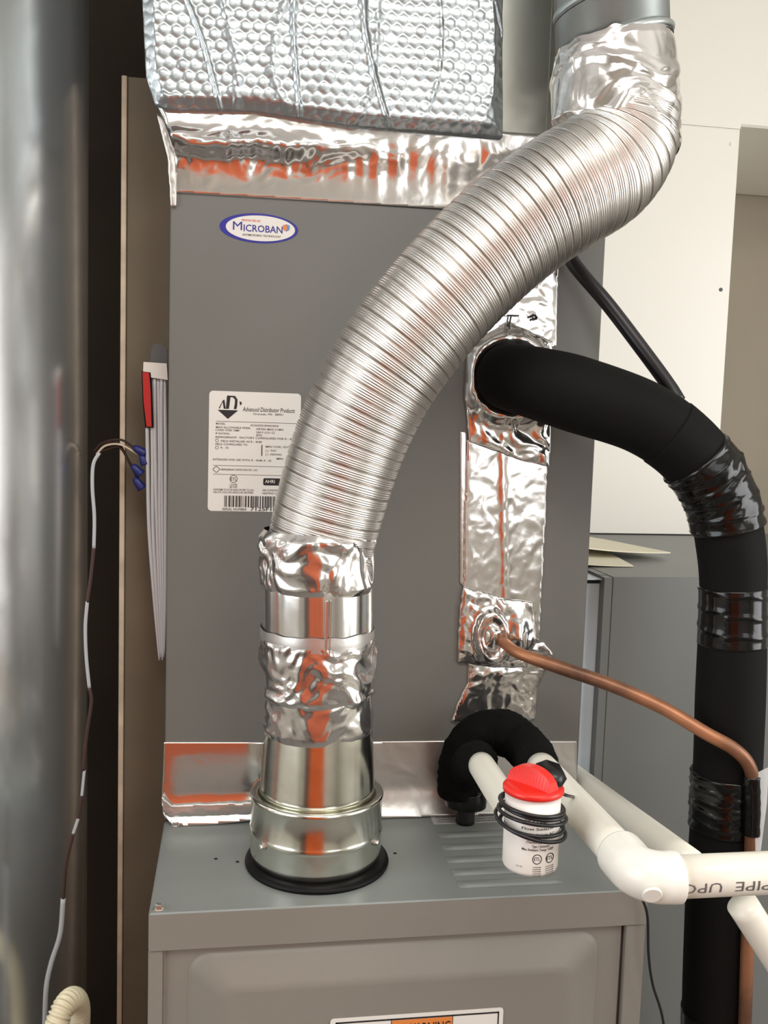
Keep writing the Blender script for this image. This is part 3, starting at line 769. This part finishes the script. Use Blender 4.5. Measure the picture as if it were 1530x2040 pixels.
# loose film hanging beside the line
fl = [(1497, 1545), (1532, 1528), (1528, 1600), (1515, 1700), (1505, 1702), (1503, 1620)]
flat('plastic_film', fl, lambda x, y: at(x, y, Y=-.176), (0, 1, 0), .0004, 'film', CL)
yl_ = [(1473, 1872), (1480, 1868), (1481, 2020), (1471, 2020)]
# ================================================================ drain trap foam and pvc
TF = thing('trap_insulation', 'fuzzy black foam wrapped drain trap arching beside the furnace vent', 'insulation', at(918, 1600, Y=-.04))
def fuzz(a, fr=90):
    return lambda r, s, th, i: r+a*noise.noise(Vector((s*fr, math.cos(th)*fr*.03, math.sin(th)*fr*.03)))+a*.6*noise.noise(Vector((s*fr*3, math.cos(th)*fr*.08, math.sin(th)*fr*.08)))
tp = [Q(914, 1578, -.036, .0262), Q(914, 1555, -.038, .0265), Q(922, 1510, -.045, .027), Q(952, 1468, -.06, .0275), Q(1005, 1460, -.075, .0275), Q(1045, 1487, -.100, .0265), Q(1066, 1512, -.15, .0235), Q(1072, 1524, -.185, .0215)]
v, f = sweep(catmull(tp, 160), 40, fuzz(.0022)); obj('foam_arch', v, f, 'foam_r', TF, True)
tp = [Q(930, 1540, -.045, .0255), Q(938, 1522, -.07, .0245), Q(950, 1514, -.12, .0225), Q(956, 1518, -.155, .0195)]
v, f = sweep(catmull(tp, 70), 40, fuzz(.0018)); obj('foam_sleeve', v, f, 'foam_r', TF, True)
lo_ = at(945, 1600, Y=-.04)
tube('tape_wrap', [(Vector((lo_.x-.010, -.036, Z0+.024)), .0262), (Vector((lo_.x-.010, -.036, Z0+.032)), .0270), (Vector((lo_.x-.011, -.036, Z0+.044)), .0266)], 'vinyl', TF, 20, 40)
tube('pipe_stub', [(Vector((lo_.x-.010, -.036, Z0+.0005)), .012), (Vector((lo_.x-.010, -.036, Z0+.014)), .012), (Vector((lo_.x-.010, -.036, Z0+.030)), .012)], 'cable', TF, 6, 24)
# drain pipe one, leading to the float switch
ZP = .134
pA = at(956, 1520, Y=-.145); pB = V(.3435, -.372, ZP)
D1 = tube('drain_stub', [(pA, .0150), (pA.lerp(pB, .5), .0150), (pB, .0150)], 'pvc', None, 12, 40)
tag(D1, 'white plastic pipe from the black foam to the red capped switch', 'pipe')
# drain pipe two with elbow
DP = thing('drain_pipe', 'white plastic drain pipe with large elbow and printed horizontal run', 'pipe', V(.40, -.20, .15))
R2 = .0167
q0 = at(1074, 1524, Y=-.175); zc = at(1290, 1752, Y=-.48).z; q1 = Vector((.404, -.435, zc))
tube('pipe', [(q0, R2), (q0.lerp(q1, .5), R2), (q1, R2)], 'pvc', DP, 12, 48)
ey = at(1450, 1748, Y=-.48); EY = -.478
bend = .021; el = []
ex = .404
for k in range(9):
    t = PI/2*k/8; el.append((Vector((ex+bend*(1-math.cos(t)), EY+bend-bend*math.sin(t), zc)), .0203))
el = [(Vector((ex, EY+bend+.022, zc)), .0206), (Vector((ex, EY+bend+.010, zc)), .0206)]+el+[(Vector((ex+bend+.003, EY, zc)), .0206), (Vector((ex+bend+.0085, EY, zc)), .0206)]
tube('elbow', el, 'pvc2', DP, 60, 48)
zr = at(1530, 1745, Y=EY).z
hp0 = Vector((ex+bend+.004, EY, zc)); hp1 = Vector((1.05, EY, zc+.000))
tube('pipe', [(hp0, R2), (hp0.lerp(hp1, .5), R2), (hp1, R2)], 'pvc', DP, 12, 64)
lathe('gate_mark', at(1300, 1782, Y=EY-.019)+Vector((0, .002, 0)), [(.0078, 0), (.0078, .0022), (.0072, .0028)], 'pvc2', DP, 28, axis=Vector((-.15, -1, -.45)))
for k in range(3):
    c_ = Vector((ex+bend+.006+k*.005, EY, zc)); mbq = MB()
    v, f = sweep([(c_+Vector((.0, 0, 0)), .0212, 0), (c_+Vector((.0014, 0, 0)), .0212, 1)], 48, None, True); 
# printed text on the pipe (turned upside down)
m = MB(); vt, ft = textmesh('PIPE  UPC', False, 0.0, 9)
mx = max(p.x for p in vt)
xL, xR = at(1362, 1755, Y=EY-R2).x, at(1535, 1752, Y=EY-R2).x
sc_t = (xR+.002-xL)/mx
out = []
for p in vt:
    X = xR+.002-p.x*sc_t; hgt = (p.y/.7)*.0086        # upside down: x mirrored, y downward
    ang = -.50 - hgt/R2 + .30                           # angle on the pipe from the front
    ang = .12 - hgt/R2
    out.append(Vector((X, EY-math.cos(ang)*(R2+.0002), zc+math.sin(ang)*(R2+.0002))))
m.add(out, ft); m.build('lettering', 'inkg', DP)
# black thin wire and third pipe running beside the furnace
p3 = thing('condensate_pipe', 'straight white plastic pipe running along the right side of the furnace', 'pipe', V(.553, .02, .02))
pa = at(1150, 1552, X=.5535); pb = at(1375, 1722, X=.5535)
dd = (pb-pa); pa = pa-dd*.15
tube('pipe', [(pa, .0165), (pa.lerp(pb, .5), .0165), (pb, .0165)], 'pvc', p3, 12, 40)
hoop_ = tube('foil_collar', [(at(1155, 1560, X=.5535)-dd.normalized()*.012, .0185), (at(1155, 1560, X=.5535), .0182)], 'foil', p3, 4, 40)
pc = [Q(1478, 1800, -.30, .016), Q(1510, 1850, -.30, .016), Q(1580, 1960, -.30, .016)]
tt = tube('lower_pipe', pc, 'pvc', None, 10, 32); tag(tt, 'short length of white pipe low at the right edge behind the copper tube', 'pipe')
# ================================================================ float switch
SX, SY = .3410, -.388
zs = lambda py: at(1063, py, Y=SY-.022).z
SWR = .0243
FS = thing('float_switch', 'white cylindrical overflow switch with red cap and wrapped black wire', 'switch', (SX, SY, zs(1750)))
z_b, z_t = zs(1748), zs(1597)
lathe('housing', (SX, SY, z_b), [(SWR-.005, 0), (SWR-.0012, .0012), (SWR, .004), (SWR, z_t-z_b)], 'white', FS, 64)
lathe('cap', (SX, SY, z_t), [(SWR+.0002, .0), (SWR+.0022, .0012), (SWR+.0024, .0045), (SWR+.001, .0062), (SWR-.004, .0072), (.004, .0078)], 'red', FS, 64)
# thumb grip on the cap: a wedge-like fin, tilted
def fin():
    g = MB(); z = z_t+.0068; cs, sn = math.cos(-.95), math.sin(-.95)
    def R(x, y, zz_): return Vector((SX-.001+x*cs-y*sn, SY+x*sn+y*cs, z+zz_))
    n = 14; pts = []
    for s_ in (-1, 1):
        for k in range(n+1):
            t = -1+2*k/n; hgt = .0165*math.sqrt(max(0, 1-t*t*.8))*(1.0-.0*t)
            pts.append((t*.0225, s_*(.0055), hgt))
    vb = [R(x, y*1.35, 0) for x, y, h in pts]; vt_ = [R(x*.96, y*.82, h) for x, y, h in pts]
    v = vb+vt_; N = n+1; f = []
    for s_ in (0, 1):
        for k in range(n):
            a = s_*N+k; b = a+1; q = (a, b, b+2*N, a+2*N); f.append(q if s_ == 0 else q[::-1])
    for k in range(n): a = 2*N+k; f.append((a, a+1, a+1+N, a+N))
    f.append((0, N, 3*N, 2*N)); f.append((n, 2*N+n, 3*N+n, N+n))
    g.add(v, f); return g.build('grip', 'red', FS)
fin()
# black wire outlet wedge
og = MB(); z = z_t+.0085
cx_, cy_ = SX+.0165, SY-.001
og.add([Vector(p) for p in [(cx_-.013, cy_+.012, z+.004), (cx_-.006, cy_-.012, z), (cx_+.004, cy_-.014, z+.001), (cx_+.012, cy_-.004, z+.004), (cx_+.011, cy_+.006, z+.008), (cx_-.002, cy_+.014, z+.007),
   (cx_-.012, cy_+.011, z+.013), (cx_-.004, cy_-.006, z+.010), (cx_+.004, cy_-.006, z+.009), (cx_+.010, cy_-.001, z+.009), (cx_+.008, cy_+.006, z+.014), (cx_-.002, cy_+.012, z+.016)]],
   [(5, 4, 3, 2, 1, 0), (6, 7, 8, 9, 10, 11)]+[(k, (k+1) % 6, 6+(k+1) % 6, 6+k) for k in range(6)])
og.build('wire_outlet', 'cable', FS, True)
def loopw(z_a, tilt, tw, r=.0017, ph=0.0, off=.0012, bulge=0.0):
    pts = []
    for k in range(33):
        t = 2*PI*k/32+ph; R_ = SWR+r+off+bulge*max(0, math.cos(t-PI*1.15))
        pts.append((Vector((SX+math.cos(t)*R_, SY+math.sin(t)*R_, z_a+tilt*math.cos(t-tw))), r))
    tube('wire_loop', pts, 'cable', FS, 80, 10)
loopw(zs(1622), .0035, PI, ph=.3, bulge=.002); loopw(zs(1628), .0035, PI*.95, off=.0014)
loopw(zs(1640), -.0035, PI*.1, off=.0036)
loopw(zs(1662), -.0018, PI*.0, off=.0016); loopw(zs(1661), .0075, PI*.86, off=.0036, bulge=.003)
# print on the housing
def cyl(x, y):   # x in picture columns measured from the middle, y picture row
    u = max(-.97, min(.97, (x-1063)/57.0)); a = math.asin(u)
    vd = Vector((SX-CAM.x, SY-CAM.y)).normalized(); base = math.atan2(-vd.y, -vd.x)
    an = base+a; return Vector((SX+math.cos(an)*(SWR+.0002), SY+math.sin(an)*(SWR+.0002), zs(y)))
m = MB()
write(m, 'CS-1 Line', cyl, 1048, 1092, 1640, 7, True)
for s_, x0, x1, y in (('Float Switch', 1044, 1106, 1653), ('Max 24 Volts AC', 1060, 1108, 1664), ('Caution: Use only with class 2', 1042, 1114, 1671), ('(Thermostat) circuits', 1054, 1104, 1679), ('Type 1 Enclosure', 1066, 1100, 1687), ('Max Ambient Temp 130F', 1046, 1108, 1694)):
    write(m, s_, cyl, x0, x1, y, 5, True)
for cx2 in (1077, 1102):
    ring_pt(m, cyl, cx2, 1710, 9.5 if cx2 < 1090 else 8, 10, 1.6, 24); write(m, 'ETL', cyl, cx2-6, cx2+6, 1713, 7, True)
    for k in range(5): write(m, 'CONFORMS'[:7], cyl, cx2-8, cx2+8, 1727+k*4.2, 2.2, True)
write(m, 'CS-1N', cyl, 1036, 1048, 1729, 3)
m.build('lettering', 'ink', FS)
# wires
wz = [Q(1112, 1578, SY, .0015), Q(1130, 1585, SY+.01, .0015), (at(1150, 1590, Y=-.30), .0015), (at(1180, 1605, Y=-.27), .0015), (at(1198, 1635, Y=-.25), .0015), (at(1215, 1700, Y=-.24), .0015), (at(1262, 1765, Y=-.24), .0015), (at(1288, 1815, Y=-.24), .0015),
      (at(1292, 1900, Y=-.24), .0015), (at(1300, 1960, Y=-.24), .0015), (at(1322, 2040, Y=-.24), .0015), (at(1335, 2200, Y=-.24), .0015)]
tb = tube('control_wire', wz, 'cable', None, 140, 10); tag(tb, 'thin black wire running from the red capped switch down past the furnace corner', 'wire')
# ================================================================ neighbouring furnace, papers, white ducts
X2, Y2, Z2 = .5932, .09, .2938
NF = thing('neighbour_furnace', 'plain grey metal cabinet at the right behind the black line', 'cabinet', (X2, Y2, 0))
box('body', (X2+.012, Y2, 0.001), (1.55, .655, Z2+Z0), 'grey2', NF, .001)
box('side_panel', (X2+.003, Y2+.022, 0.001), (X2+.0115, .655, Z2+Z0-.028), 'galv_blue', NF, label='light bluish bare metal side')
box('corner_flange', (X2, Y2+.0005, 0.001), (X2+.0115, Y2+.020, Z2+Z0-.001), 'grey2', NF)
box('filler_plate', (.536, .108, 0.001), (X2+.002, .111, at(1160, 1162, Y=.11).z), 'galv_blue', NF, label='light bluish bare metal plate facing forward')
box('filler_lip', (.536, .100, at(1160, 1152, Y=.105).z-.0015), (X2-.0002, .16, at(1160, 1152, Y=.105).z), 'galv_blue', NF)
box('top_flange', (X2, Y2+.022, Z2+Z0-.006), (X2+.0115, .655, Z2+Z0-.0005), 'grey2', NF)
def paper(name, poly, z, th, curl, label):
    v = []; f = []; n = 12
    A, B, Cc, Dd = [at(x, y, Z=Z2) for x, y in poly]
    for i in range(n+1):
        for j in range(n+1):
            u, w_ = i/n, j/n; P = A.lerp(B, u).lerp(Dd.lerp(Cc, u), w_)
            P.z = Z0+Z2+z+curl*(1-u)**2*(1-.3*w_); v.append(P)
    top = len(v)
    v += [p+Vector((0, 0, th)) for p in v]
    for i in range(n):
        for j in range(n):
            k = i*(n+1)+j; q = (k, k+1, k+n+2, k+n+1); f.append(q); f.append(tuple(top+t for t in q[::-1]))
    N = n+1; bd = [i*N for i in range(N)]+[n*N+j for j in range(1, N)]+[i*N+n for i in range(n-1, -1, -1)]+[j for j in range(n-1, 0, -1)]
    for a, b in zip(bd, bd[1:]+bd[:1]): f.append((a, b, top+b, top+a))
    o = obj(name, v, f, 'paper', None, False); tag(o, label, 'paper', None); return o
paper('manual', [(1100, 1080), (1190, 1090), (1262, 1130), (1140, 1130)], .0008, .0015, .006, 'smaller cream manual lying under the other on the grey cabinet')
paper('manual', [(1080, 1070), (1200, 1086), (1335, 1114), (1130, 1118)], .0095, .0018, .020, 'larger cream manual curling up on top of the grey cabinet')
WD = thing('white_duct', 'tall white painted duct standing behind the cabinets at the right', 'duct', (.9, .6, Z0+Z2))
xe = at(1475, 250, Y=.6).x; ze = at(1400, 245, Y=.6).z
box('duct_riser', (.60, .6, Z0+Z2+.002), (xe, 1.08, ze-.001), 'white_duct', WD, .001)
box('duct_trunk', (.60, .598, ze), (2.2, 1.09, ze+.55), 'white_duct', WD, .004)
P = at(1436, 577, Y=.6); lathe('screw', P+Vector((0, .0003, 0)), [(.004, 0), (.004, .0012), (.002, .002)], 'tie_grey', WD, 6, axis=Vector((0, -1, 0)), smooth=False)
P = at(1457, 287, Y=.6); lathe('screw', P+Vector((0, .0003, 0)), [(.004, 0), (.004, .0012), (.002, .002)], 'white_duct', WD, 6, axis=Vector((0, -1, 0)), smooth=False)
for q in (at(1447, 250, Y=.6),):
    box('seam_tape', (.75, .5965, ze-.006), (xe-.001, .5985, ze+.004), 'white_duct', WD)
# ================================================================ left side: return duct, heater, wires, ties, hose
RD = thing('return_duct', 'dusty tan sheet metal duct in the dark gap left of the cabinet', 'duct', (-.04, .1, 0))
xl = at(240, 1000, Y=.1).x; zt_ = at(250, 152, Y=.1).z
box('duct_body', (xl+.006, .1, 0.001), (-.003, .62, zt_), 'tan', RD, .001)
box('edge_flange', (xl-.001, .0965, 0.001), (xl+.0055, .62, zt_), 'tan_edge', RD, .0008)
DB = box('dark_standin', (-1.2, .66, 0.001), (-.003, .70, ZC-.005), 'dark'); tag(DB, 'dark brown sheet standing in for the shade deep in the gap behind the tan duct', 'panel')  # added dark sheet: the shade deep in the gap is put into its colour
az = YAW+math.atan((172-765)/F_PX); HR, HD = .25, 1.30
ac = az-math.asin(HR/HD); hx, hy = CAM.x+HD*math.sin(ac), CAM.y+HD*math.cos(ac)
HT_ = thing('water_heater', 'large shiny grey cylindrical tank at the left edge', 'water heater', (hx, hy, 0))
lathe('tank', (hx, hy, .02), [(HR-.01, 0), (HR, .01), (HR, 2.2), (HR-.02, 2.23)], 'heater', HT_, 160)
lathe('base_ring', (hx, hy, 0.0), [(HR+.004, 0), (HR+.004, .03), (HR, .034)], 'dark', HT_, 80)
# bundle of plastic strips hanging on the cabinet side
PB = thing('strip_bundle', 'bundle of long white plastic strips with a red tag hanging beside the cabinet', 'straps', at(310, 760, Y=.05))
def quad(name, poly, Y, th, m, parent, label=None): return flat(name, poly, lambda x, y: at(x, y, Y=Y), (0, 1, 0), th, m, parent, label)
quad('grey_holder', [(306, 686), (318, 684), (332, 694), (334, 735), (300, 730), (300, 700)], .058, .006, 'tie_grey', PB)
quad('header', [(286, 721), (332, 724), (334, 757), (301, 752), (300, 742), (285, 740)], .046, .003, 'white', PB)
quad('red_tag', [(284, 741), (297, 743), (300, 780), (302, 850), (292, 850), (286, 800)], .044, .0022, 'redtag', PB, 'red tag')
quad('tag_backing', [(282, 739), (302, 741), (306, 852), (289, 852), (284, 800)], .0475, .001, 'black', PB)
for k, (xa, xm, xb) in enumerate(((293, 297, 318), (301, 305, 321), (308, 313, 323), (315, 319, 324), (322, 324, 326), (328, 330, 327))):
    y0 = 850 if k == 0 else 755
    pts = [Q(xa, y0, .05+.002*(k % 2), .0022), Q((xa+xm)/2-1+2*(k % 2), 900, .052, .0024), Q(xm, 1050, .052, .0024), Q((xm+xb)/2+.5, 1200, .052, .0022), Q(xb, 1315-6*(k % 3), .054, .0015)]
    v, f = sweep(catmull(pts, 40), 8, lambda r, s, th, i: r*(1.0 if abs(math.cos(th)) > .5 else 1.0)); obj('strip', v, f, 'strip', PB, True)
# control cable, white and brown twisted lengths
CC = thing('control_cable', 'thin white and brown cable hanging in the dark gap by the tank', 'cable', at(185, 900, Y=.0))
def seg(pts, m, r=.0019): tube('cable_length', [Q(x, y, YY, r) for x, y, YY in pts], m, CC, 30, 10)
YC = -.10
seg([(198, 902, YC), (186, 925, YC), (184, 970, YC), (188, 1030, YC), (187, 1092, YC)], 'cabw')
seg([(187, 1092, YC), (181, 1150, YC), (174, 1200, YC)], 'brown')
seg([(174, 1198, YC), (170, 1250, YC), (172, 1310, YC), (178, 1370, YC)], 'cabw')
seg([(178, 1370, YC), (182, 1400, YC), (172, 1470, YC), (166, 1535, YC)], 'brown')
seg([(168, 1535, YC), (163, 1585, YC)], 'cabw', .0016)
seg([(163, 1585, YC), (156, 1630, YC)], 'brown')
seg([(156, 1630, YC), (146, 1660, YC)], 'cabw', .0018)
seg([(146, 1660, YC), (132, 1720, YC), (126, 1790, YC)], 'brown')
seg([(126, 1790, YC), (120, 1860, YC), (103, 1915, YC), (93, 1960, YC), (90, 2010, YC), (88, 2100, YC)], 'cabw', .0028)
WB = thing('wire_bundle', 'small bundle of brown wires with blue wire nuts over the duct edge', 'wires', at(200, 885, Y=.06))
for k, pts in enumerate(([(186, 900), (205, 882), (240, 876), (268, 892)], [(192, 905), (210, 888), (240, 886), (275, 905)], [(186, 908), (215, 895), (240, 893), (262, 930)], [(200, 890), (232, 880), (255, 915), (272, 950)])):
    tube('wire', [Q(x, y, .055+.003*k, .0014) for x, y in pts], 'brown' if k != 1 else 'tan_edge', WB, 24, 8)
for a, b in (((266, 890), (290, 905)), ((282, 905), (290, 926)), ((263, 926), (282, 946)), ((268, 952), (284, 974))):
    A, B = at(*a, Y=.055), at(*b, Y=.055); d_ = (B-A)
    lathe('wire_nut', A, [(.0028, 0), (.0046, d_.length*.25), (.0060, d_.length*.9), (.0054, d_.length)], 'bnut', WB, 12, axis=d_)
# corrugated hose low at the left
hp = [Q(104, 2140, -.14, .0130), Q(110, 2060, -.14, .0130), Q(122, 2016, -.135, .0130), Q(143, 1990, -.115, .0130), Q(156, 2006, -.085, .0130), Q(156, 2060, -.075, .0130), Q(153, 2140, -.07, .0130)]
hs = catmull(hp, 420); hl = hs[-1][2]
v, f = sweep(hs, 36, lambda r, s, th, i: r-.0011+.0013*math.cos(2*PI*s/.0042))
tag(obj('corrugated_hose', v, f, 'cream', None, True), 'cream corrugated plastic hose bending over low at the left', 'hose')
